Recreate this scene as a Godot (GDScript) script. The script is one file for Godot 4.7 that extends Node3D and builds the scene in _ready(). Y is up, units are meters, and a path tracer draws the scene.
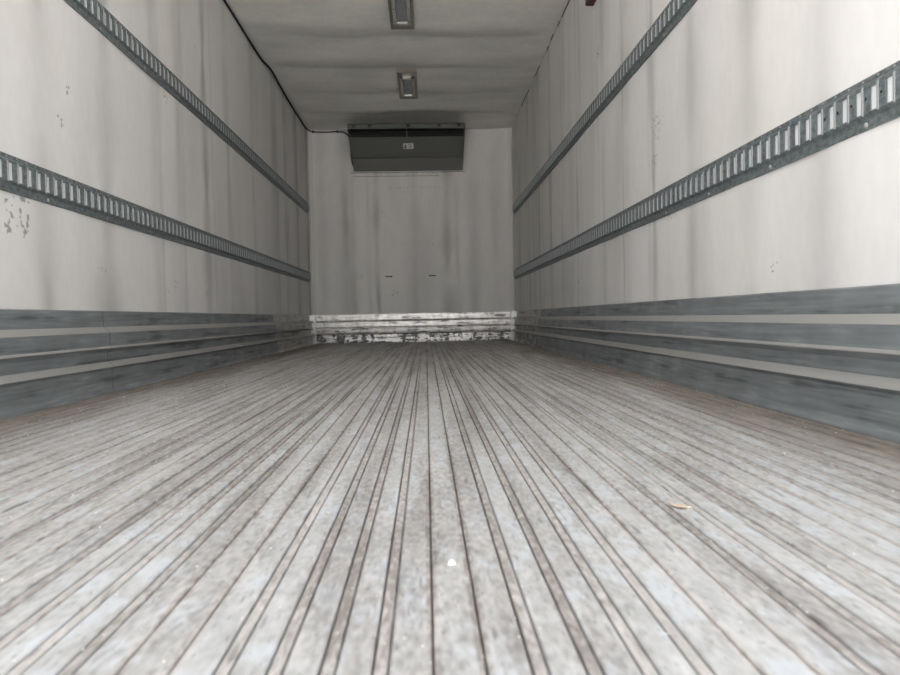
extends Node3D
# Inside of an empty insulated truck box, seen from its open rear end. -z runs towards the front wall.

const XL := -1.363      # left wall
const XR := 1.073       # right wall
const ZB := -8.12       # front bulkhead
const ZO := -0.47       # edge of the floor at the open rear end; the camera looks in from outside
const YC := 2.535       # ceiling
const CAM_Y := 0.287
const PITCH := 0.0435   # floor ribs
const KICK := 0.342      # top of the scuff plates

var used := {}
var n1 := FastNoiseLite.new()
var n2 := FastNoiseLite.new()
var n3 := FastNoiseLite.new()
var rng := RandomNumberGenerator.new()
var M := {}

func _ready() -> void:
	setup_view()
	setup_noise()
	setup_materials()
	build_shell()
	build_floor()
	build_baseboards()
	build_corner_trims()
	build_rails()
	build_cooler()
	build_ceiling_lamps()
	build_cable()
	build_small_things()

# ------------------------------------------------------------------ camera, sky, exposure
func setup_view() -> void:
	var cam := Camera3D.new()
	cam.name = "camera"
	cam.position = Vector3(0, CAM_Y, 0)
	cam.rotation_degrees = Vector3(-1.74, -1.99, -1.15)
	cam.near = 0.02
	var att := CameraAttributesPhysical.new()
	att.frustum_focal_length = 24.0
	att.frustum_focus_distance = 3.2
	att.exposure_aperture = 6.2
	cam.attributes = att
	cam.keep_aspect = Camera3D.KEEP_HEIGHT
	cam.fov = 53.06
	add_child(cam)
	cam.current = true
	var we := WorldEnvironment.new()
	we.name = "environment"
	var e := Environment.new()
	var sky := Sky.new()
	var sm := ProceduralSkyMaterial.new()
	sm.sky_top_color = Color(0.89, 0.90, 0.915)
	sm.sky_horizon_color = Color(0.93, 0.935, 0.94)
	sm.ground_horizon_color = Color(0.55, 0.54, 0.52)
	sm.ground_bottom_color = Color(0.45, 0.44, 0.42)
	sm.sky_curve = 0.25
	sm.sun_angle_max = 3.0
	sky.sky_material = sm
	e.background_mode = Environment.BG_SKY
	e.sky = sky
	e.tonemap_mode = Environment.TONE_MAPPER_LINEAR
	e.tonemap_exposure = 3.4
	e.sdfgi_enabled = true
	e.ssao_enabled = true
	e.ssil_enabled = true
	we.environment = e
	add_child(we)
	# sun high over the front of the truck: it lights the yard behind the open end, none of it comes in directly
	var sun := DirectionalLight3D.new()
	sun.name = "sun"
	sun.light_energy = 4.2
	sun.light_color = Color(1.0, 0.985, 0.965)
	sun.light_angular_distance = 0.6
	sun.shadow_enabled = true
	add_child(sun)
	sun.look_at_from_position(Vector3.ZERO, Vector3(0.85, -1.0, 0.50))

func setup_noise() -> void:
	rng.seed = 4711
	for a in [[n1, 11], [n2, 22], [n3, 33]]:
		a[0].seed = a[1]
		a[0].noise_type = FastNoiseLite.TYPE_SIMPLEX_SMOOTH
		a[0].frequency = 1.0
		a[0].fractal_type = FastNoiseLite.FRACTAL_FBM
		a[0].fractal_octaves = 3
	n3.fractal_octaves = 2

# ------------------------------------------------------------------ helpers
func numbered(called: String) -> String:
	if not used.has(called):
		used[called] = 0
		return called
	used[called] += 1
	return "%s_%03d" % [called, used[called]]

func thing(called: String, label: String, category: String, at := Vector3.ZERO, group := "", kind := "") -> Node3D:
	var o := Node3D.new()
	o.name = numbered(called)
	add_child(o)
	o.position = at
	tag(o, label, category, group, kind)
	return o

func tag(o: Node, label: String, category: String, group := "", kind := "") -> void:
	o.set_meta("label", label)
	o.set_meta("category", category)
	if group != "":
		o.set_meta("group", group)
	if kind != "":
		o.set_meta("kind", kind)

func put(mesh: Mesh, called: String, m: Material, parent: Node, at := Vector3.ZERO) -> MeshInstance3D:
	var o := MeshInstance3D.new()
	o.mesh = mesh
	o.name = numbered(called) if parent == self else called
	o.material_override = m
	o.cast_shadow = GeometryInstance3D.SHADOW_CASTING_SETTING_ON
	parent.add_child(o, true)
	o.position = at
	return o

func begin(smooth := false) -> SurfaceTool:
	var st := SurfaceTool.new()
	st.begin(Mesh.PRIMITIVE_TRIANGLES)
	st.set_smooth_group(0 if smooth else -1)
	return st

func done(st: SurfaceTool) -> ArrayMesh:
	st.generate_normals()
	return st.commit()

# a quad whose front looks along "out"; uv for its corners
func quad(st: SurfaceTool, a: Vector3, b: Vector3, c: Vector3, d: Vector3, out: Vector3, ua := Vector2.ZERO, ub := Vector2(1, 0), uc := Vector2(1, 1), ud := Vector2(0, 1)) -> void:
	var n := (c - a).cross(b - a) if (b - a).cross(c - a).length() > 1e-12 else (d - a).cross(c - a)
	var p := [a, b, c, d]
	var u := [ua, ub, uc, ud]
	var order := [0, 1, 2, 0, 2, 3] if n.dot(out) > 0 else [0, 2, 1, 0, 3, 2]
	for i in order:
		st.set_uv(u[i])
		st.add_vertex(p[i])

func add_box(st: SurfaceTool, lo: Vector3, hi: Vector3) -> void:
	var v := func(x, y, z): return Vector3(hi.x if x else lo.x, hi.y if y else lo.y, hi.z if z else lo.z)
	quad(st, v.call(0, 0, 0), v.call(0, 1, 0), v.call(0, 1, 1), v.call(0, 0, 1), Vector3.LEFT)
	quad(st, v.call(1, 0, 0), v.call(1, 1, 0), v.call(1, 1, 1), v.call(1, 0, 1), Vector3.RIGHT)
	quad(st, v.call(0, 0, 0), v.call(1, 0, 0), v.call(1, 0, 1), v.call(0, 0, 1), Vector3.DOWN)
	quad(st, v.call(0, 1, 0), v.call(1, 1, 0), v.call(1, 1, 1), v.call(0, 1, 1), Vector3.UP)
	quad(st, v.call(0, 0, 0), v.call(1, 0, 0), v.call(1, 1, 0), v.call(0, 1, 0), Vector3.FORWARD)
	quad(st, v.call(0, 0, 1), v.call(1, 0, 1), v.call(1, 1, 1), v.call(0, 1, 1), Vector3.BACK)

func box(lo: Vector3, hi: Vector3) -> ArrayMesh:
	var st := begin()
	add_box(st, lo, hi)
	return done(st)

# closed profile swept from a to b: each profile point (p, q) stands at origin + p*eu + q*ev, sweep along ew
func sweep(prof: PackedVector2Array, eu: Vector3, ev: Vector3, origin: Vector3, along: Vector3, uv_of = null) -> ArrayMesh:
	var st := begin()
	var mid := Vector2.ZERO
	for p in prof:
		mid += p / prof.size()
	var area := 0.0
	for i in prof.size():
		area += prof[i].cross(prof[(i + 1) % prof.size()])
	var run := 0.0
	for i in prof.size():
		var p: Vector2 = prof[i]
		var q: Vector2 = prof[(i + 1) % prof.size()]
		var t := q - p
		var nn := Vector2(t.y, -t.x) * signf(area)
		var a := origin + eu * p.x + ev * p.y
		var b := origin + eu * q.x + ev * q.y
		var u0 := Vector2(0, run)
		var u1 := Vector2(0, run + t.length())
		run += t.length()
		var ua := u0; var ub := u1
		var uc := Vector2(along.length(), u1.y); var ud := Vector2(along.length(), u0.y)
		if uv_of != null:
			ua = uv_of.call(a, u0.y); ub = uv_of.call(b, u1.y); uc = uv_of.call(b + along, u1.y); ud = uv_of.call(a + along, u0.y)
		quad(st, a, b, b + along, a + along, eu * nn.x + ev * nn.y, ua, ub, uc, ud)
	var tri := Geometry2D.triangulate_polygon(prof)
	for side in 2:
		var off := along * side
		var out := along * (1.0 if side else -1.0)
		for k in range(0, tri.size(), 3):
			var a3 := origin + eu * prof[tri[k]].x + ev * prof[tri[k]].y + off
			var b3 := origin + eu * prof[tri[k + 1]].x + ev * prof[tri[k + 1]].y + off
			var c3 := origin + eu * prof[tri[k + 2]].x + ev * prof[tri[k + 2]].y + off
			var uv := Vector2(0.5, 0.5)
			if uv_of != null:
				uv = uv_of.call(a3, 0.0)
			quad(st, a3, b3, c3, c3, out, uv, uv, uv, uv)
	return done(st)

func tube(points: PackedVector3Array, r: float, sides := 8) -> ArrayMesh:
	var st := begin(true)
	var rings := []
	for i in points.size():
		var t := (points[mini(i + 1, points.size() - 1)] - points[maxi(i - 1, 0)]).normalized()
		var s := t.cross(Vector3.UP if absf(t.y) < 0.9 else Vector3.RIGHT).normalized()
		var w := s.cross(t).normalized()
		var ring := []
		for k in sides:
			var an := TAU * k / sides
			ring.append(points[i] + (s * cos(an) + w * sin(an)) * r)
		rings.append(ring)
	for i in points.size() - 1:
		for k in sides:
			var k2 := (k + 1) % sides
			quad(st, rings[i][k], rings[i][k2], rings[i + 1][k2], rings[i + 1][k], (rings[i][k] as Vector3) + (rings[i][k2] as Vector3) - points[i] * 2.0)
	return done(st)

func dome(r: float, h: float, axis: Vector3, sides := 10) -> ArrayMesh:
	var st := begin(true)
	var s := axis.cross(Vector3(0.3, 0.2, 0.9)).normalized()
	var w := axis.cross(s).normalized()
	var rows := 3
	for i in rows:
		for k in sides:
			var pt := func(ii, kk):
				var e: float = PI / 2 * ii / rows
				var an: float = TAU * kk / sides
				return (s * cos(an) + w * sin(an)) * r * cos(e) + axis * h * sin(e)
			var a: Vector3 = pt.call(i, k); var b: Vector3 = pt.call(i, k + 1)
			var c: Vector3 = pt.call(i + 1, k + 1); var d: Vector3 = pt.call(i + 1, k)
			quad(st, a, b, c, d, a + b + axis * 0.001)
	return done(st)

func picture(w: int, h: int, pixel: Callable) -> ImageTexture:
	var data := PackedByteArray()
	data.resize(w * h * 3)
	var i := 0
	for y in h:
		for x in w:
			var c: Vector3 = pixel.call(x, y)
			data[i] = clampi(int(c.x * 255.0), 0, 255)
			data[i + 1] = clampi(int(c.y * 255.0), 0, 255)
			data[i + 2] = clampi(int(c.z * 255.0), 0, 255)
			i += 3
	return ImageTexture.create_from_image(Image.create_from_data(w, h, false, Image.FORMAT_RGB8, data))

func mat(c: Color, rough := 0.6, metal := 0.0, tex: Texture2D = null, spec := 0.5) -> StandardMaterial3D:
	var m := StandardMaterial3D.new()
	m.albedo_color = c
	m.roughness = rough
	m.metallic = metal
	m.metallic_specular = spec
	if tex:
		m.albedo_texture = tex
		m.texture_filter = BaseMaterial3D.TEXTURE_FILTER_LINEAR_WITH_MIPMAPS_ANISOTROPIC
	return m

func sstep(a: float, b: float, x: float) -> float:
	var t := clampf((x - a) / (b - a), 0.0, 1.0)
	return t * t * (3.0 - 2.0 * t)

# ------------------------------------------------------------------ materials
# wall coordinates: d = distance from the camera along the box (-z), y = height
func wall_pixel(d: float, y: float, s: float, streaks: Array, marks: Array, base := Vector3(0.912, 0.905, 0.901)) -> Vector3:
	var c := base
	# grey runs of grime that hang down the panel
	var dark := 0.0
	for k in streaks:
		if absf(d - k[0]) > 0.26:
			continue
		var cx: float = k[0] + 0.018 * n3.get_noise_2d(y * 0.9, k[0] * 7.0 + s)
		var wd: float = k[1] * (0.75 + 0.6 * n3.get_noise_2d(y * 1.3, k[0] * 3.0 + s + 40.0))
		var q := (d - cx) / maxf(wd, 0.008)
		if absf(q) < 2.2:
			dark += k[2] * exp(-q * q) * clampf(0.75 + 0.9 * n3.get_noise_2d(y * 1.1 + 9.0, k[0] * 5.0 + s), 0.1, 1.3)
	dark += 0.08 * maxf(0.0, n3.get_noise_3d(d * 2.0, y * 0.35, s))
	dark += 0.015 * n2.get_noise_3d(d * 22.0, y * 9.0, s + 15.0)
	c *= 1.0 - clampf(dark, -0.02, 0.45)
	c.z *= 1.0 - 0.02 * clampf(n1.get_noise_3d(d * 0.8, y * 0.9, s + 77.0) + 0.2, 0.0, 1.0)
	for k in marks:
		var dx: float = d - k[0]
		var dy: float = y - k[1]
		if absf(dx) < k[2] and absf(dy) < k[3]:
			var v := n1.get_noise_3d(dx * k[5] + k[0] * 13.0, dy * k[5] + k[1] * 7.0, s + 3.0)
			var edge := 1.0 - sstep(0.5, 1.0, maxf(absf(dx) / k[2], absf(dy) / k[3]))
			if v * edge > 0.30:
				c = c.lerp(Vector3(0.36, 0.35, 0.34), k[4])
	return c

func make_streaks(sd: int, step: float) -> Array:
	var r := RandomNumberGenerator.new()
	r.seed = sd
	var out := []
	var d := 0.9
	while d < 8.1:
		out.append([d, r.randf_range(0.045, 0.11), r.randf_range(0.06, 0.17)])
		if r.randf() < 0.5:
			out.append([d + r.randf_range(0.05, 0.14), r.randf_range(0.02, 0.045), r.randf_range(0.03, 0.09)])
		d += step * r.randf_range(0.75, 1.3) * (1.0 if d < 4.0 else 1.5)
	return out

func setup_materials() -> void:
	var sl := make_streaks(5, 0.42)
	var sr := make_streaks(9, 0.40)
	var ml := [[2.33, 0.66, 0.10, 0.12, 0.5, 26.0], [3.76, 0.50, 0.04, 0.03, 0.6, 70.0], [4.27, 0.46, 0.05, 0.03, 0.6, 70.0], [2.62, 1.05, 0.03, 0.03, 0.5, 60.0], [2.68, 1.18, 0.03, 0.04, 0.5, 60.0], [3.65, 0.47, 0.02, 0.03, 0.4, 60.0], [2.9, 0.52, 0.08, 0.02, 0.3, 60.0], [3.7, 1.52, 0.05, 0.08, 0.4, 50.0], [6.3, 1.5, 0.05, 0.06, 0.5, 50.0], [4.2, 1.95, 0.03, 0.03, 0.5, 60.0]]
	var mr := [[4.1, 1.87, 0.04, 0.06, 0.6, 60.0], [4.6, 1.78, 0.03, 0.05, 0.5, 60.0], [3.1, 1.14, 0.10, 0.10, 0.35, 50.0], [3.12, 0.99, 0.06, 0.04, 0.5, 60.0], [4.7, 0.52, 0.03, 0.04, 0.6, 60.0], [2.9, 0.70, 0.10, 0.02, 0.3, 50.0], [6.0, 0.9, 0.02, 0.03, 0.5, 60.0], [2.05, 0.42, 0.03, 0.02, 0.5, 60.0]]
	var W := 1280
	var H := 512
	var len_z := ZO - ZB
	var tl := picture(W, H, func(x, y): return wall_pixel((x + 0.5) / W * len_z - ZO, (1.0 - (y + 0.5) / H) * YC, 0.0, sl, ml))
	var tr := picture(W, H, func(x, y): return wall_pixel((x + 0.5) / W * len_z - ZO, (1.0 - (y + 0.5) / H) * YC, 100.0, sr, mr))
	M.wall_l = mat(Color.WHITE, 0.55, 0.0, tl, 0.35)
	M.wall_r = mat(Color.WHITE, 0.55, 0.0, tr, 0.35)
	# bulkhead: wide vertical runs of grime below the cooling unit
	var sb := [[0.43, 0.08, 0.10], [0.52, 0.05, 0.08], [0.80, 0.05, 0.16], [0.70, 0.05, 0.05], [1.64, 0.08, 0.17], [1.76, 0.05, 0.08], [1.95, 0.09, 0.07], [1.25, 0.07, 0.04], [2.2, 0.08, 0.04], [0.15, 0.08, 0.05]]
	var mb := [[1.0, 0.585, 0.06, 0.05, 0.6, 45.0], [0.88, 1.53, 0.04, 0.05, 0.6, 45.0], [1.65, 1.64, 0.02, 0.03, 0.7, 45.0], [1.46, 1.17, 0.02, 0.03, 0.7, 45.0], [0.62, 0.79, 0.03, 0.02, 0.5, 45.0], [1.2, 2.0, 0.7, 0.02, 0.35, 35.0], [1.3, 1.84, 0.5, 0.012, 0.3, 30.0]]
	var tb := picture(768, 768, func(x, y):
		var px: float = (x + 0.5) / 768.0 * (XR - XL)
		var py: float = (1.0 - (y + 0.5) / 768.0) * YC
		return wall_pixel(px, py, 200.0, sb, mb, Vector3(0.955, 0.944, 0.935)))
	M.wall_b = mat(Color.WHITE, 0.55, 0.0, tb, 0.35)
	M.ceiling = mat(Color(0.95, 0.945, 0.93), 0.55, 0.0, picture(512, 1024, func(x, y):
		var px: float = x / 512.0 * 2.44
		var pz: float = y / 1024.0 * 8.5
		var v := 0.97 + 0.05 * n1.get_noise_2d(px * 1.2, pz * 3.0) + 0.02 * n2.get_noise_2d(px * 14.0, pz * 14.0)
		return Vector3(v, v, v * 0.99)), 0.35)
	M.outer = mat(Color(0.82, 0.82, 0.82), 0.5)
	# floor: worn, dusty aluminium; brown dirt caked along the walls; dark grime in broken lines along the rib edges
	var fw := 1792
	var fh := 1536
	var rib_tex := picture(fw, fh, func(x, y): return floor_pixel(XL + (x + 0.5) / fw * (XR - XL), (y + 0.5) / fh * len_z - ZO, true))
	M.rib = mat(Color.WHITE, 0.6, 0.12, rib_tex, 0.4)
	var gro_tex := picture(512, 512, func(x, y): return floor_pixel(XL + (x + 0.5) / 512.0 * (XR - XL), (y + 0.5) / 512.0 * len_z - ZO, false))
	M.groove = mat(Color.WHITE, 0.8, 0.0, gro_tex, 0.3)
	# scuff plates: blue-grey, scratched lengthwise
	var kt := func(base: Vector3, sd: float, contrast: float, worn: float, scuffs: float):
		return picture(2048, 224, func(x, y):
			var d: float = x / 2048.0 * 8.5
			var v: float = y / 224.0
			var a := n1.get_noise_3d(d * 1.3, v * 22.0, sd)
			var b := n2.get_noise_3d(d * 4.0, v * 70.0, sd + 8.0)
			var f := n1.get_noise_3d(d * 5.0, v * 6.0, sd + 20.0)
			var c := base * (1.0 + contrast * (0.6 * a + 0.5 * b + 0.45 * f))
			c = c.lerp(Vector3(0.80, 0.80, 0.79), (0.30 + worn) * sstep(0.30, 0.62, b + 0.4 * f))
			c = c.lerp(Vector3(0.17, 0.175, 0.18), (0.40 + worn) * sstep(0.28, 0.55, -a - 0.3 * b - 0.3 * f))
			# black scuffs from pallets along the foot
			if v > 0.70:
				c = c.lerp(Vector3(0.13, 0.13, 0.13), scuffs * sstep(-0.05, 0.2, f + 0.8 * b))
			return c)
	M.kick = mat(Color.WHITE, 0.5, 0.3, kt.call(Vector3(0.53, 0.55, 0.56), 1.0, 0.22, -0.15, 0.0), 0.5)
	M.pale_metal = mat(Color(0.66, 0.655, 0.645), 0.5, 0.2)
	M.kick_c = mat(Color.WHITE, 0.45, 0.4, kt.call(Vector3(0.68, 0.675, 0.66), 31.0, 0.28, 0.0, 0.5), 0.5)
	M.kick_b = mat(Color.WHITE, 0.36, 0.7, kt.call(Vector3(0.90, 0.885, 0.87), 51.0, 0.36, 0.08, 0.75), 0.5)
	M.rail = mat(Color(0.52, 0.54, 0.55), 0.5, 0.35, picture(512, 64, func(x, y):
		var a := n2.get_noise_2d(x * 0.03, y * 0.09)
		var b := n1.get_noise_2d(x * 0.15, y * 0.3)
		var g := 0.90 + 0.22 * a + 0.16 * b
		return Vector3(g * 0.97, g, g)), 0.5)
	M.zinc = mat(Color(0.91, 0.92, 0.93), 0.5, 0.0)
	M.rim = mat(Color(0.70, 0.71, 0.71), 0.45, 0.4)
	M.rivet = mat(Color(0.66, 0.66, 0.65), 0.6, 0.2)
	M.hole = mat(Color(0.07, 0.07, 0.07), 0.9)
	M.trim = mat(Color(0.90, 0.89, 0.87), 0.5, 0.0, null, 0.4)
	M.bare = mat(Color(0.86, 0.86, 0.85), 0.33, 0.8)
	M.cool = mat(Color(0.44, 0.445, 0.435), 0.5, 0.0, null, 0.4)
	M.cool_low = mat(Color(0.50, 0.50, 0.485), 0.5, 0.0, null, 0.4)
	M.cool_strip = mat(Color(0.38, 0.39, 0.38), 0.45, 0.3)
	M.black = mat(Color(0.045, 0.045, 0.05), 0.55)
	M.grille = mat(Color(0.10, 0.10, 0.11), 0.5)
	M.paper = mat(Color(0.90, 0.90, 0.90), 0.6)
	M.ink = mat(Color(0.13, 0.13, 0.14), 0.7)
	M.print = mat(Color(0.60, 0.60, 0.61), 0.7)
	M.lamp_plate = mat(Color(0.60, 0.57, 0.54), 0.4, 0.6)
	M.lamp_frame = mat(Color(0.80, 0.79, 0.77), 0.3, 0.7)
	M.lens = mat(Color(0.52, 0.54, 0.56), 0.18, 0.1, null, 0.6)
	M.chip = mat(Color(0.93, 0.92, 0.88), 0.6)
	M.leaf = mat(Color(0.78, 0.70, 0.62), 0.6)
	M.red = mat(Color(0.24, 0.04, 0.045), 0.45)
	M.ground = mat(Color(0.74, 0.735, 0.73), 0.9, 0.0, picture(256, 256, func(x, y):
		var v := 0.9 + 0.12 * n1.get_noise_2d(x * 0.05, y * 0.05) + 0.08 * n2.get_noise_2d(x * 0.3, y * 0.3)
		return Vector3(v, v, v)))

func floor_pixel(x: float, d: float, top: bool) -> Vector3:
	var a := n1.get_noise_3d(x * 26.0, d * 6.0, 1.0)
	var b := n2.get_noise_3d(x * 90.0, d * 40.0, 4.0)
	var edge := minf(x - XL, XR - x) - 0.05
	# dirt swept against the walls, with a ragged outline
	var dirt := sstep(-0.12, 0.12, 0.20 - edge + 0.16 * n1.get_noise_3d(x * 5.0, d * 0.9, 9.0) + 0.10 * b)
	# brown dirt in lengthwise streaks and flecks, all over the floor
	var film := sstep(-0.25, 0.45, 0.55 * n1.get_noise_3d(x * 11.0, d * 0.8, 140.0) + 0.45 * n2.get_noise_3d(x * 110.0, d * 40.0, 141.0))
	var c: Vector3
	if not top:
		return Vector3(0.44, 0.41, 0.39) * (1.0 + 0.3 * a + 0.3 * b)
	var q := (0.5 - absf(fposmod(x / PITCH, 1.0) - 0.5)) * PITCH     # 0 at the middle of a groove
	if q > 0.0058:
		var g := 0.715 + 0.06 * a + 0.06 * b
		c = Vector3(g, g * 0.997, g * 0.99)
		# bluish bare patches where the dust is rubbed off, small dark pits
		c = c.lerp(Vector3(0.765, 0.785, 0.805), 0.6 * sstep(0.05, 0.35, n1.get_noise_3d(x * 14.0, d * 9.0, 30.0)))
		c = c.lerp(Vector3(0.50, 0.47, 0.45) * (1.0 + 0.16 * a + 0.22 * b), 0.5 * film)
	else:
		# dust lies thicker on the beads down in the grooves
		var g2 := 0.72 + 0.06 * a + 0.07 * b
		c = Vector3(g2, g2 * 0.975, g2 * 0.955)
		c = c.lerp(Vector3(0.44, 0.41, 0.39), 0.7 * film)
	c *= 1.0 - 0.22 * sstep(0.45, 0.62, n2.get_noise_3d(x * 150.0, d * 55.0, 60.0)) - 0.2 * sstep(0.5, 0.7, n3.get_noise_3d(x * 60.0, d * 8.0, 70.0))
	c = c.lerp(Vector3(0.49, 0.45, 0.41) * (1.0 + 0.22 * a + 0.2 * b), dirt * 0.75)
	return c

# ------------------------------------------------------------------ room shell
func wave(d: float, y: float, s: float) -> float:
	return 0.006 * n3.get_noise_3d(d * 2.0, y * 0.18, s) + 0.0006 * n3.get_noise_3d(d * 6.0, y * 0.35, s + 20.0)

func build_shell() -> void:
	var len_z := ZO - ZB
	for s in [-1, 1]:
		var x0: float = XL if s < 0 else XR
		var inn := Vector3(-s, 0, 0)
		var st := begin(true)
		var nz := 420
		var ny := 26
		var P := func(i, j):
			var z: float = ZO - len_z * i / nz
			var y: float = YC * j / ny
			return Vector3(x0 - s * wave(-z, y, 10.0 * s), y, z)
		var U := func(i, j): return Vector2(float(i) / nz, 1.0 - float(j) / ny)
		for i in nz:
			for j in ny:
				quad(st, P.call(i, j), P.call(i + 1, j), P.call(i + 1, j + 1), P.call(i, j + 1), inn, U.call(i, j), U.call(i + 1, j), U.call(i + 1, j + 1), U.call(i, j + 1))
		var body := done(st)
		var st2 := begin()
		var xo: float = x0 + s * 0.09
		var xi: float = x0 + s * 0.006
		add_box(st2, Vector3(minf(xi, xo), -0.12, ZB - 0.09), Vector3(maxf(xi, xo), YC + 0.11, ZO))
		var all := ArrayMesh.new()
		all.add_surface_from_arrays(Mesh.PRIMITIVE_TRIANGLES, body.surface_get_arrays(0))
		all.add_surface_from_arrays(Mesh.PRIMITIVE_TRIANGLES, done(st2).surface_get_arrays(0))
		var o := put(all, "wall_left" if s < 0 else "wall_right", null, self)
		o.material_override = null
		all.surface_set_material(0, M.wall_l if s < 0 else M.wall_r)
		all.surface_set_material(1, M.outer)
		tag(o, "stained white panel side wall on the %s of the truck box" % ("left" if s < 0 else "right"), "wall", "", "structure")
	# bulkhead at the far end
	var sb := begin()
	quad(sb, Vector3(XL, 0, ZB), Vector3(XR, 0, ZB), Vector3(XR, YC, ZB), Vector3(XL, YC, ZB), Vector3.BACK, Vector2(0, 1), Vector2(1, 1), Vector2(1, 0), Vector2(0, 0))
	var back := done(sb)
	var sb2 := begin()
	add_box(sb2, Vector3(XL, -0.12, ZB - 0.09), Vector3(XR, YC + 0.11, ZB - 0.004))
	var allb := ArrayMesh.new()
	allb.add_surface_from_arrays(Mesh.PRIMITIVE_TRIANGLES, back.surface_get_arrays(0))
	allb.add_surface_from_arrays(Mesh.PRIMITIVE_TRIANGLES, done(sb2).surface_get_arrays(0))
	allb.surface_set_material(0, M.wall_b)
	allb.surface_set_material(1, M.outer)
	var wb := put(allb, "wall_back", null, self)
	tag(wb, "stained white bulkhead wall at the far end below the cooling unit", "wall", "", "structure")
	for x in [-0.435, 0.085]:
		put(box(Vector3(-0.042, -0.006, -0.003), Vector3(0.042, 0.006, 0.003)), "slot", M.hole, wb, Vector3(x, 0.785, ZB))
	# sheet seams below the unit
	for q in [[-0.86, 0.50, 2.02], [-0.83, 0.20, 1.975]]:
		put(box(Vector3(q[0], -0.0025, -0.0017), Vector3(q[1], 0.0025, 0.002)), "seam", M.ink if q[2] > 2.0 else M.print, wb, Vector3(0, q[2], ZB))
	# ceiling: the sheet sags between its ribs
	var sc := begin(true)
	var cz := 360
	var cx := 30
	var C := func(i, j):
		var z: float = ZO - len_z * i / cz
		var x: float = XL + (XR - XL) * j / cx
		var e := sin(PI * clampf((x - XL) / (XR - XL), 0.0, 1.0))
		var ph := (-z - 5.47) / 0.68 + 0.10 * n3.get_noise_2d(x * 0.9, floorf(0.0)) + 0.05 * n3.get_noise_2d(x * 2.2, -z)
		var saw := fposmod(ph, 1.0)
		var bulge := sin(PI * pow(saw, 1.7))
		var y := YC - 0.034 * sqrt(e) * bulge * (0.8 + 0.4 * n3.get_noise_2d(x * 1.1, -z * 0.8)) + 0.003 * e * n1.get_noise_2d(x * 2.0, -z * 2.0)
		return Vector3(x, y, z)
	for i in cz:
		for j in cx:
			quad(sc, C.call(i, j), C.call(i + 1, j), C.call(i + 1, j + 1), C.call(i, j + 1), Vector3.DOWN, Vector2(float(j) / cx, float(i) / cz), Vector2(float(j) / cx, float(i + 1) / cz), Vector2(float(j + 1) / cx, float(i + 1) / cz), Vector2(float(j + 1) / cx, float(i) / cz))
	var cs := done(sc)
	var sc2 := begin()
	add_box(sc2, Vector3(XL, YC + 0.004, ZB), Vector3(XR, YC + 0.11, ZO))
	var allc := ArrayMesh.new()
	allc.add_surface_from_arrays(Mesh.PRIMITIVE_TRIANGLES, cs.surface_get_arrays(0))
	allc.add_surface_from_arrays(Mesh.PRIMITIVE_TRIANGLES, done(sc2).surface_get_arrays(0))
	allc.surface_set_material(0, M.ceiling)
	allc.surface_set_material(1, M.outer)
	var ce := put(allc, "ceiling", null, self)
	tag(ce, "off-white rippled sheet ceiling of the truck box", "ceiling", "", "structure")
	# torn sealant along the right-hand ceiling corner
	for q in [[4.55, 5.12, 0.0], [5.2, 5.28, 0.004], [5.42, 5.52, 0.010], [5.68, 5.76, 0.0], [6.1, 6.4, 0.004], [6.75, 7.25, 0.002]]:
		var pts := PackedVector3Array()
		for k in 7:
			var dd: float = lerpf(q[0], q[1], k / 6.0)
			pts.append(Vector3(XR - 0.004 - q[2], YC - 0.006 - q[2] + 0.004 * n1.get_noise_1d(dd * 9.0), -dd))
		put(tube(pts, 0.0032, 6), "torn_seam", M.ink, ce)
	# yard outside
	var gr := put(box(Vector3(-40, -1.4, -40), Vector3(40, -1.2, 60)), "ground", M.ground, self)
	tag(gr, "pale concrete yard outside the open rear end", "ground", "", "structure")

func build_floor() -> void:
	var len_z := ZO - ZB
	var st := begin()
	var UV := func(p: Vector3): return Vector2((p.x - XL) / (XR - XL), (ZO - p.z) / len_z)
	var a := Vector3(XL, -0.0078, ZO); var b := Vector3(XR, -0.0078, ZO); var c := Vector3(XR, -0.0078, ZB); var d := Vector3(XL, -0.0078, ZB)
	quad(st, a, b, c, d, Vector3.UP, UV.call(a), UV.call(b), UV.call(c), UV.call(d))
	add_box(st, Vector3(XL, -0.12, ZB), Vector3(XR, -0.0095, ZO))
	var f := put(done(st), "floor", M.groove, self)
	tag(f, "worn grey ribbed aluminium floor of the truck box", "floor", "", "structure")
	var uvf := func(p: Vector3, _run: float): return UV.call(p)
	for k in range(-31, 25):
		var x := k * PITCH
		if x < XL + 0.045 or x + PITCH > XR - 0.03:
			continue
		# a rib fills the middle of its pitch; a low bead runs in the groove on its left, except at plank seams
		var l := 0.0078
		var r := PITCH - 0.0078
		if posmod(k, 6) < 2:
			l = 0.0011
		if posmod(k + 1, 6) < 2:
			r = PITCH - 0.0011
		var prof := PackedVector2Array()
		if l > 0.005:
			prof.append_array([Vector2(-0.0052, -0.0077), Vector2(-0.0052, -0.0020), Vector2(-0.0042, -0.0012), Vector2(0.0042, -0.0012), Vector2(0.0052, -0.0020), Vector2(0.0052, -0.0070), Vector2(l, -0.0070)])
		else:
			prof.append(Vector2(l, -0.0077))
		prof.append_array([Vector2(l, -0.0016), Vector2(l + 0.0016, 0.0), Vector2(r - 0.0016, 0.0), Vector2(r, -0.0016), Vector2(r, -0.0077)])
		put(sweep(prof, Vector3.RIGHT, Vector3.UP, Vector3(x, 0, ZO), Vector3(0, 0, -len_z + 0.02), uvf), "floor_rib", M.rib, f)

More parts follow.
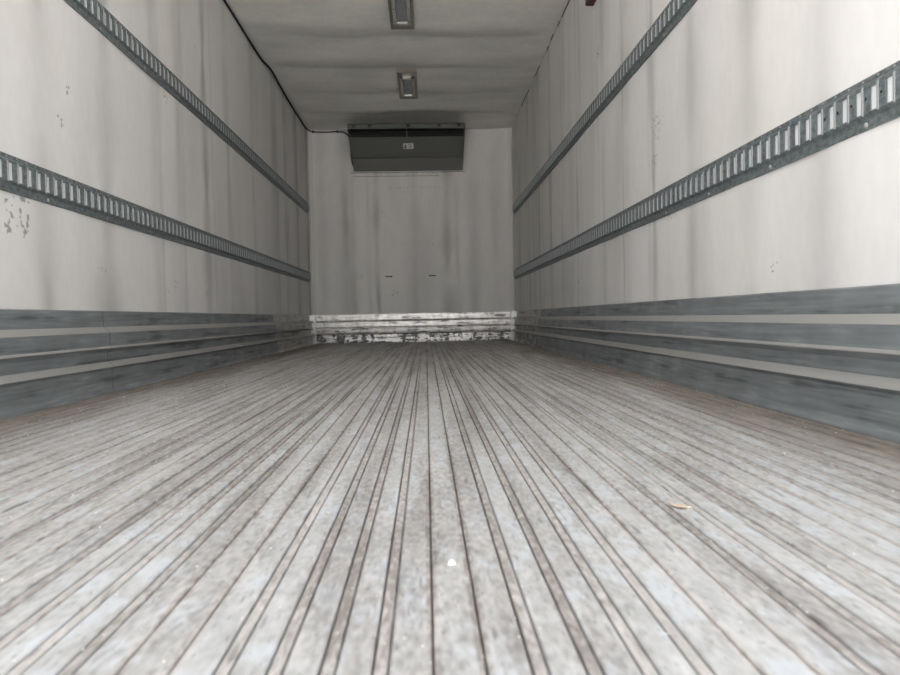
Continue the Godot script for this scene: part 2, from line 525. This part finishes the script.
# ------------------------------------------------------------------ scuff plates along the foot of the walls
func kick_profile() -> PackedVector2Array:
	# (distance from the wall, height)
	return PackedVector2Array([Vector2(0.003, -0.0070), Vector2(0.003, KICK), Vector2(0.016, KICK - 0.004), Vector2(0.017, 0.272), Vector2(0.042, 0.248), Vector2(0.042, 0.194), Vector2(0.050, 0.184), Vector2(0.030, 0.168), Vector2(0.028, 0.130), Vector2(0.056, 0.106), Vector2(0.046, 0.096), Vector2(0.047, 0.020), Vector2(0.055, -0.0070)])

func build_baseboards() -> void:
	var prof := kick_profile()
	for s in [-1, 1]:
		var o := thing("baseboard_left" if s < 0 else "baseboard_right", "grooved blue-grey metal scuff plates along the foot of the %s wall" % ("left" if s < 0 else "right"), "baseboard", Vector3.ZERO, "", "structure")
		var x0: float = XL if s < 0 else XR
		var cuts := [-ZO, 2.87, 6.0, 8.06] if s < 0 else [-ZO, 2.80, 6.2, 8.06]
		var uvk := func(p: Vector3, run: float): return Vector2((-p.z + ZO) / 8.5, fposmod(run / 0.9 + 0.13 * s, 1.0))
		for i in 3:
			var g := 0.002
			var plate := put(sweep(prof, Vector3(-s, 0, 0), Vector3.UP, Vector3(x0, 0, -cuts[i] - g), Vector3(0, 0, -(cuts[i + 1] - cuts[i] - 2 * g)), uvk), "scuff_plate", M.kick if i < 2 else M.kick_c, o)
			for q in [[Vector2(0.0170, 0.273), Vector2(0.0420, 0.249)], [Vector2(0.042, 0.193), Vector2(0.050, 0.185)], [Vector2(0.030, 0.129), Vector2(0.0560, 0.107)]]:  # strips coloured paler than the plate, on its three upward-slanted faces
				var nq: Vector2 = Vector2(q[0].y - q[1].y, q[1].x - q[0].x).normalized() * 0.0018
				put(sweep(PackedVector2Array([q[0], q[0] + nq, q[1] + nq, q[1]]), Vector3(-s, 0, 0), Vector3.UP, Vector3(x0, 0, -cuts[i] - g), Vector3(0, 0, -(cuts[i + 1] - cuts[i] - 2 * g))), "pale_strip", M.pale_metal, plate)
		# bright end bracket next to the corner post
		var thin := PackedVector2Array()
		for p in prof:
			thin.append(Vector2(p.x + (0.003 if p.x > 0.01 else 0.0), minf(p.y, KICK - 0.002)))
		put(sweep(thin, Vector3(-s, 0, 0), Vector3.UP, Vector3(x0, 0, -7.86), Vector3(0, 0, -0.16)), "end_bracket", M.bare, o)
	var ob := thing("baseboard_back", "shiny bare metal scuff plate along the foot of the far wall", "baseboard", Vector3.ZERO, "", "structure")
	var uvb := func(p: Vector3, run: float): return Vector2((p.x - XL) / 8.5 * 2.4, run / 0.9)
	put(sweep(prof, Vector3.BACK, Vector3.UP, Vector3(XL + 0.062, 0, ZB), Vector3(XR - XL - 0.124, 0, 0), uvb), "scuff_plate", M.kick_b, ob)

func build_corner_trims() -> void:
	for s in [-1, 1]:
		var x0: float = XL + 0.006 if s < 0 else XR - 0.006
		var o := thing("trim_1" if s < 0 else "trim_2", "white corner strip with bare metal foot in the far %s corner" % ("left" if s < 0 else "right"), "trim", Vector3.ZERO, "", "structure")
		var L := PackedVector2Array([Vector2(0, 0), Vector2(0.050, 0), Vector2(0.050, 0.010), Vector2(0.012, 0.012), Vector2(0.010, 0.050), Vector2(0, 0.050)])
		put(sweep(L, Vector3(-s, 0, 0), Vector3.BACK, Vector3(x0, KICK, ZB), Vector3(0, YC - KICK - 0.01, 0)), "strip", M.trim, o)
		var F := PackedVector2Array([Vector2(0.004, 0.0), Vector2(0.056, 0.0), Vector2(0.056, 0.068), Vector2(0.050, 0.074), Vector2(0.004, 0.074)])
		put(sweep(F, Vector3(-s, 0, 0), Vector3.BACK, Vector3(x0, 0.0, ZB), Vector3(0, KICK + 0.006, 0)), "foot", M.bare, o)

# ------------------------------------------------------------------ slotted lashing rails
const RP := 0.0548
const SW := 0.0235
const SH := 0.0285

func build_rails() -> void:
	var spec := [
		[-1, 0.790, "lower slotted grey lashing rail along the left wall, just above the scuff plates"],
		[-1, 1.592, "upper slotted grey lashing rail high on the left wall, below the black cable"],
		[1, 0.780, "lower slotted grey lashing rail along the right wall, with the largest slots in view"],
		[1, 1.552, "upper slotted grey lashing rail high on the right wall, running out at the top edge"]]
	for q in spec:
		rail(q[0], q[1], q[2])

func rail(s: int, yc: float, label: String) -> void:
	var x0: float = XL if s < 0 else XR
	var o := thing("lashing_rail", label, "rail", Vector3(x0, yc, 0), "slotted lashing rails along the side walls")
	var z0 := ZO - 0.02
	var z1 := -8.02
	var inn := Vector3(-s, 0, 0)
	var P := func(d: float, y: float, z: float): return Vector3(-s * d, y, z)
	# cross-section (depth, height) above and below the slots
	var up := [Vector2(0.001, 0.0595), Vector2(0.006, 0.0590), Vector2(0.007, 0.045), Vector2(0.019, 0.037), Vector2(0.019, SH)]
	var lo := [Vector2(0.019, -SH), Vector2(0.019, -0.031), Vector2(0.008, -0.039), Vector2(0.007, -0.0640), Vector2(0.001, -0.0650)]
	var st := begin()
	for pr in [up, lo]:
		for i in pr.size() - 1:
			var a: Vector2 = pr[i]; var b: Vector2 = pr[i + 1]
			var nrm := Vector3(-s * absf(a.y - b.y), (b.x - a.x) * (1.0 if a.y > b.y else -1.0), 0)
			quad(st, P.call(a.x, a.y, z0), P.call(a.x, a.y, z1), P.call(b.x, b.y, z1), P.call(b.x, b.y, z0), nrm, Vector2(0, a.y * 8.0), Vector2(17, a.y * 8.0), Vector2(17, b.y * 8.0), Vector2(0, b.y * 8.0))
	var n := int((z0 - z1) / RP)
	var d0 := 0.019
	var d1 := 0.0155
	var slots := []
	var zc := z0
	for i in n:
		var zm := z0 - (i + 0.5) * RP
		slots.append(zm)
		var za := zm + SW / 2      # near edge of the slot
		var zb := zm - SW / 2
		quad(st, P.call(d0, SH, zc), P.call(d0, SH, za), P.call(d0, -SH, za), P.call(d0, -SH, zc), inn, Vector2(-zc * 2, 0.2), Vector2(-za * 2, 0.2), Vector2(-za * 2, 0.7), Vector2(-zc * 2, 0.7))
		quad(st, P.call(d0, SH, za), P.call(d1, SH, za), P.call(d1, -SH, za), P.call(d0, -SH, za), Vector3.FORWARD)
		quad(st, P.call(d0, SH, zb), P.call(d1, SH, zb), P.call(d1, -SH, zb), P.call(d0, -SH, zb), Vector3.BACK)
		quad(st, P.call(d0, SH, za), P.call(d1, SH, za), P.call(d1, SH, zb), P.call(d0, SH, zb), Vector3.DOWN)
		quad(st, P.call(d0, -SH, za), P.call(d1, -SH, za), P.call(d1, -SH, zb), P.call(d0, -SH, zb), Vector3.UP)
		zc = zb
	quad(st, P.call(d0, SH, zc), P.call(d0, SH, z1), P.call(d0, -SH, z1), P.call(d0, -SH, zc), inn)
	# closed far end
	quad(st, P.call(0.0, 0.058, z1), P.call(0.019, 0.037, z1), P.call(0.019, -0.031, z1), P.call(0.0, -0.060, z1), Vector3.FORWARD)
	put(done(st), "channel", M.rail, o)
	put(box(Vector3(minf(-s * 0.001, -s * 0.0135), -0.035, z1), Vector3(maxf(-s * 0.001, -s * 0.0135), 0.037, z0)), "backing_strip", M.zinc, o)
	# pressed lip on the near edge of each slot
	var lip := sweep(PackedVector2Array([Vector2(-0.0310, 0.0025), Vector2(-0.0345, 0.0075), Vector2(0.0345, 0.0075), Vector2(0.0310, 0.0025)]), Vector3.UP, Vector3(0, 0, 1), Vector3(-s * 0.0188, 0, 0), Vector3(-s * 0.0028, 0, 0))
	var rest := begin()
	for zm in slots:
		if zm > -1.2:
			continue
		var at := Vector3(0, 0, zm + SW / 2)
		if zm > -5.0:
			put(lip, "slot_lip", M.rim, o, at)
		else:
			add_box(rest, Vector3(minf(-s * 0.0188, -s * 0.0216), -0.031, at.z + 0.0025), Vector3(maxf(-s * 0.0188, -s * 0.0216), 0.031, at.z + 0.0075))
	var far := put(done(rest), "far_slot_lips", M.rim, o)
	far.set_meta("kind", "stuff")
	# rivets on the lower flange, small punched dimples on the upper one
	var rv := dome(0.0075, 0.004, inn)
	var z := -1.15
	while z > -7.9:
		put(rv, "rivet", M.rivet, o, Vector3(-s * 0.0068, -0.053, z))
		z -= 0.452
	var dim := begin()
	for zm in slots:
		if zm < -1.2 and zm > -4.0:
			add_box(dim, Vector3(-0.0007 - s * 0.0066, 0.0505, zm - 0.003), Vector3(0.0007 - s * 0.0066, 0.0555, zm + 0.003))
	var dd := put(done(dim), "dimples", M.rivet, o)
	dd.set_meta("kind", "stuff")
	if s > 0 and yc < 1.0:
		for k in 5:
			put(dome(0.0042, 0.0008, inn), "bolt_hole", M.hole, o, Vector3(-s * 0.0190, 0.004, slots[18 + k] - RP * 0.5))

# ------------------------------------------------------------------ cooling unit under the ceiling
func build_cooler() -> void:
	var o := thing("cooling_unit", "dark grey wedge-shaped cooling unit hung below the ceiling at the far wall", "cooling unit", Vector3(-0.172, 2.035, ZB))
	var hw := 0.638
	var w := hw * 2
	# heights from the base of the unit, q = distance out from the wall
	var ex := Vector3.RIGHT
	var S := func(pts: Array): return sweep(PackedVector2Array(pts), Vector3.BACK, Vector3.UP, Vector3(-hw, 0, 0), ex * w)
	put(S.call([Vector2(0.0, 0.362), Vector2(0.0, 0.374), Vector2(0.645, 0.374), Vector2(0.655, 0.366), Vector2(0.655, 0.322), Vector2(0.640, 0.322), Vector2(0.640, 0.362)]), "top_cover", M.cool_strip, o)
	put(S.call([Vector2(0.505, 0.268), Vector2(0.515, 0.268), Vector2(0.222, 0.108), Vector2(0.212, 0.108)]), "front_panel", M.cool, o)
	put(S.call([Vector2(0.218, 0.106), Vector2(0.228, 0.100), Vector2(0.045, 0.0), Vector2(0.030, 0.0)]), "bottom_panel", M.cool_low, o)
	put(S.call([Vector2(0.0, 0.0), Vector2(0.0, 0.361), Vector2(0.020, 0.361), Vector2(0.020, 0.0)]), "back_plate", M.black, o)
	put(S.call([Vector2(0.03, 0.36), Vector2(0.40, 0.36), Vector2(0.40, 0.225), Vector2(0.19, 0.108), Vector2(0.03, 0.02)]), "coil_housing", M.black, o)
	var side := PackedVector2Array([Vector2(0.02, 0.0), Vector2(0.02, 0.362), Vector2(0.640, 0.362), Vector2(0.640, 0.322), Vector2(0.520, 0.266), Vector2(0.224, 0.103), Vector2(0.045, 0.0)])
	for x in [-hw - 0.006, hw - 0.0]:
		put(sweep(side, Vector3.BACK, Vector3.UP, Vector3(x, 0, 0), ex * 0.006), "side_panel", M.cool, o)
	# discharge slot: black grille bars behind the lip, a divider in the middle
	for k in 3:
		put(box(Vector3(-hw + 0.01, 0.280 + k * 0.024, 0.535 + k * 0.030), Vector3(hw - 0.01, 0.283 + k * 0.024, 0.545 + k * 0.030)), "grille_bar", M.grille, o)
	put(box(Vector3(-0.006, 0.268, 0.50), Vector3(0.006, 0.361, 0.600)), "divider", M.cool_strip, o)
	for x in [-0.575, -0.40, 0.02, 0.36, 0.575]:
		put(box(Vector3(x - 0.018, 0.336, 0.655), Vector3(x + 0.018, 0.366, 0.663)), "clip", M.black, o)
	for x in [-0.5, 0.5]:
		put(box(Vector3(x - 0.03, 0.374, 0.08), Vector3(x + 0.03, 0.490, 0.14)), "mount", M.cool_strip, o)
	# sticker on the front panel
	var face := Vector3(0, 0.160, 0.293).normalized()      # up the slope of the panel
	var nrm := Vector3.RIGHT.cross(face)
	var mid := Vector3(0.012, 0.108, 0.222).lerp(Vector3(0.012, 0.268, 0.515), 0.56) + nrm * 0.0012
	var B := Basis(Vector3.RIGHT, face, nrm)
	var lb := put(box(Vector3(-0.057, -0.044, -0.001), Vector3(0.057, 0.044, 0.001)), "sticker", M.paper, o)
	lb.transform = Transform3D(B, mid)
	var tri := begin()
	quad(tri, Vector3(-0.046, -0.004, 0.0018), Vector3(-0.032, 0.034, 0.0018), Vector3(-0.018, -0.004, 0.0018), Vector3(-0.018, -0.004, 0.0018), Vector3.BACK)
	put(done(tri), "symbol", M.ink, lb)
	put(box(Vector3(-0.045, -0.034, 0.0008), Vector3(-0.020, -0.014, 0.0018)), "symbol", M.ink, lb)
	for k in 6:
		put(box(Vector3(0.0, 0.028 - k * 0.0115, 0.0008), Vector3(0.046 - 0.006 * (k % 3), 0.034 - k * 0.0115, 0.0016)), "print_line", M.print, lb)

# ------------------------------------------------------------------ long flat lamps in the ceiling (unlit)
func build_ceiling_lamps() -> void:
	for q in [[-0.132, 4.51, "near flat ceiling lamp in a metal frame, cut by the top edge of the picture"], [-0.128, 6.16, "far flat ceiling lamp in a metal frame, nearer to the cooling unit"]]:
		var y := YC - 0.036
		var o := thing("ceiling_lamp", q[2], "lamp", Vector3(q[0], y, -q[1]), "flat lamps in the ceiling")
		var L := 0.74
		var W := 0.09
		var rect := func(hw: float, a: float, b: float, t: float, r: float):
			var pr := PackedVector2Array([Vector2(-hw, 0), Vector2(-hw + r, -t), Vector2(hw - r, -t), Vector2(hw, 0)])
			return sweep(pr, Vector3.RIGHT, Vector3.UP, Vector3(0, 0, -a), Vector3(0, 0, -(b - a)))
		put(rect.call(W, 0.0, L, 0.006, 0.003), "base_plate", M.lamp_plate, o)
		put(box(Vector3(-W + 0.01, 0.0, -L + 0.01), Vector3(W - 0.01, 0.034, -0.01)), "housing", M.lamp_plate, o)
		# frame of four bars
		for sx in [-1, 1]:
			var b1 := put(rect.call(0.014, 0.11, L - 0.10, 0.014, 0.004), "frame_bar", M.lamp_frame, o)
			b1.position = Vector3(sx * 0.052, -0.006, 0)
		for zz in [0.11, L - 0.135]:
			put(box(Vector3(-0.066, -0.020, -zz - 0.035), Vector3(0.066, -0.006, -zz)), "frame_bar", M.lamp_frame, o)
		put(box(Vector3(-0.038, -0.012, -(L * 0.5)), Vector3(0.038, -0.006, -0.145)), "lens", M.lens, o)
		put(box(Vector3(-0.038, -0.011, -(L - 0.135)), Vector3(0.038, -0.006, -(L * 0.5 + 0.008))), "lens", M.lens, o)
		for sx in [-1, 1]:
			for k in 3:
				put(dome(0.005, 0.003, Vector3.DOWN), "screw", M.ink, o, Vector3(sx * 0.052, -0.020, -(0.17 + k * 0.20)))

func build_cable() -> void:
	var c := Curve3D.new()
	var y := YC - 0.012
	var pts := []
	pts.append(Vector3(XL + 0.012, y - 0.004, ZO - 0.1))
	pts.append(Vector3(XL + 0.012, y, -3.0))
	pts.append(Vector3(XL + 0.012, y - 0.004, -4.2))
	pts.append(Vector3(XL + 0.010, y - 0.012, -5.2))
	pts.append(Vector3(XL + 0.012, y - 0.018, -5.85))
	pts.append(Vector3(XL + 0.030, y - 0.004, -6.15))
	pts.append(Vector3(XL + 0.016, y - 0.010, -6.8))
	pts.append(Vector3(XL + 0.012, y - 0.012, -7.5))
	pts.append(Vector3(XL + 0.014, y - 0.006, -8.04))
	pts.append(Vector3(XL + 0.075, y - 0.018, ZB + 0.018))
	pts.append(Vector3(XL + 0.22, y - 0.022, ZB + 0.010))
	pts.append(Vector3(XL + 0.36, y - 0.018, ZB + 0.012))
	pts.append(Vector3(XL + 0.44, y - 0.030, ZB + 0.012))
	pts.append(Vector3(XL + 0.500, y - 0.085, ZB + 0.012))
	pts.append(Vector3(XL + 0.515, y - 0.20, ZB + 0.012))
	pts.append(Vector3(XL + 0.522, y - 0.33, ZB + 0.012))
	pts.append(Vector3(XL + 0.536, y - 0.42, ZB + 0.012))
	for i in pts.size():
		var t: Vector3 = (pts[mini(i + 1, pts.size() - 1)] - pts[maxi(i - 1, 0)])
		var k: float = minf(t.length() * 0.16, 0.4)
		var dir := t.normalized()
		var kin: float = minf(k, 0.33 * (pts[i] - pts[maxi(i - 1, 0)]).length())
		var kout: float = minf(k, 0.33 * (pts[mini(i + 1, pts.size() - 1)] - pts[i]).length())
		c.add_point(pts[i], -dir * kin, dir * kout)
	var o := thing("power_cable", "black cable run along the left ceiling corner to the cooling unit", "cable", Vector3.ZERO)
	var baked := PackedVector3Array()
	for i in pts.size() - 1:
		for k in 8:
			baked.append(c.sample(i, k / 8.0))
	baked.append(pts[-1])
	put(tube(baked, 0.0085, 8), "cord", M.black, o)
	for p in [Vector3(XL + 0.075, y - 0.018, ZB + 0.012), Vector3(XL + 0.36, y - 0.018, ZB + 0.012)]:
		put(box(p + Vector3(-0.006, -0.016, -0.012), p + Vector3(0.006, 0.016, 0.012)), "cable_clip", M.black, o)

# ------------------------------------------------------------------ small things
func spot(px: float, py: float) -> Vector3:
	# the floor point seen at a place in the photograph
	var cam: Camera3D = get_node("camera")
	var f := 337.5 / tan(deg_to_rad(53.06) / 2)
	var dir := cam.basis * Vector3((px - 450.0) / f, -(py - 337.5) / f, -1.0)
	return cam.position + dir * (-cam.position.y / dir.y)

func crumb(r: float, sd: int, flat := 0.5) -> ArrayMesh:
	var g := RandomNumberGenerator.new()
	g.seed = sd
	var st := begin()
	var ring := []
	var rim := []
	var n := 7
	for k in n:
		var an := TAU * k / n
		var q := g.randf_range(0.65, 1.15)
		ring.append(Vector3(cos(an) * r * q, 0, sin(an) * r * q))
		rim.append(Vector3(cos(an) * r * q * 0.7, r * flat * g.randf_range(0.6, 1.0), sin(an) * r * q * 0.7))
	var tip := Vector3(g.randf_range(-0.2, 0.2) * r, r * flat * 1.3, g.randf_range(-0.2, 0.2) * r)
	for k in n:
		var k2 := (k + 1) % n
		quad(st, ring[k], ring[k2], rim[k2], rim[k], ring[k] + ring[k2] + Vector3(0, 0.3 * r, 0))
		quad(st, rim[k], rim[k2], tip, tip, Vector3.UP)
		quad(st, ring[k], ring[k2], Vector3.ZERO, Vector3.ZERO, Vector3.DOWN)
	return done(st)

func build_small_things() -> void:
	var o := put(crumb(0.0050, 3, 0.8), "white_chip", M.chip, self, spot(452, 564))
	tag(o, "largest white chip lying on the middle of the floor in front", "chip")
	# dry curled leaf with a pale tip
	var p := spot(681, 508)
	var lf := thing("dry_leaf", "small tan curled leaf scrap with a pale tip on the right of the floor", "leaf", p)
	var st := begin(true)
	var L := PackedFloat32Array([0.0, 0.006, 0.009, 0.007, 0.0025])
	for i in 4:
		for s in [-1, 1]:
			var a := Vector3(0, 0.0006 + 0.0005 * i, 0.015 - i * 0.008); var b := Vector3(0, 0.0006 + 0.0005 * (i + 1), 0.015 - (i + 1) * 0.008)
			quad(st, a, b, b + Vector3(s * L[i + 1], 0.0018, 0), a + Vector3(s * L[i], 0.0018, 0), Vector3.UP)
	var bl := put(done(st), "blade", M.leaf, lf)
	bl.rotation.y = 0.9
	var tp := put(crumb(0.0055, 8, 0.5), "tip", M.chip, lf, Vector3(0.011, 0.0, 0.004))
	tp.rotation.y = 0.5
	var at := [[117, 595], [73, 495], [96, 513], [243, 483], [242, 619], [403, 502], [337, 633], [515, 568], [548, 495], [373, 503], [637, 493], [805, 584], [767, 588], [893, 491], [825, 470], [873, 546], [828, 567], [711, 541], [785, 454], [608, 412], [680, 421], [593, 370], [784, 453], [124, 397], [73, 435], [224, 386], [300, 441], [374, 399], [259, 421]]
	var variants := [crumb(1.0, 21), crumb(1.0, 22), crumb(1.0, 23), crumb(1.0, 24)]
	at.sort_custom(func(m, n): return m[0] < n[0])
	var nth := ["leftmost", "second from the left", "third from the left", "fourth from the left", "fifth from the left", "sixth from the left", "seventh from the left", "eighth from the left", "ninth from the left", "tenth from the left", "eleventh from the left", "twelfth from the left"]
	var count := [0, 0, 0]
	for i in at.size():
		var band := 0 if at[i][1] > 540 else 1 if at[i][1] > 450 else 2
		var where: String = ["front", "middle", "rear"][band] + " part of the ribbed floor, " + nth[mini(count[band], 11)] + " there"
		count[band] += 1
		var q := spot(at[i][0], at[i][1])
		var c := put(variants[i % 4], "crumb", M.chip, self, q)
		var r: float = clampf(1.0 * -q.z / 676.0, 0.0010, 0.006)
		c.scale = Vector3.ONE * r
		tag(c, "tiny white crumb on the " + where, "crumb", "white crumbs scattered on the floor")
	var gs := begin()
	var g := RandomNumberGenerator.new()
	g.seed = 99
	for i in 900:
		var z := -0.45 - 6.0 * pow(g.randf(), 1.7)
		var x := g.randf_range(XL + 0.08, XR - 0.08)
		var r := g.randf_range(0.0004, 0.0009) * (0.6 + 0.5 * absf(z))
		r = minf(r, 0.0025)
		add_box(gs, Vector3(x - r, 0.0, z - r), Vector3(x + r, r, z + r))
	var gg := put(done(gs), "grit", M.chip, self)
	tag(gg, "fine pale grit scattered over the ribbed floor", "grit", "", "stuff")
	# dark red block high on the right wall, only its lower end in view
	var rd := thing("marker_block", "dark red plastic block high on the right wall at the top edge", "marker", Vector3(XR, 2.185, -4.15))
	put(box(Vector3(-0.050, 0.006, -0.05), Vector3(0.0, 0.15, 0.05)), "body", M.red, rd)
	put(box(Vector3(-0.044, 0.0, -0.044), Vector3(0.0, 0.006, 0.044)), "lower_cap", M.red, rd)
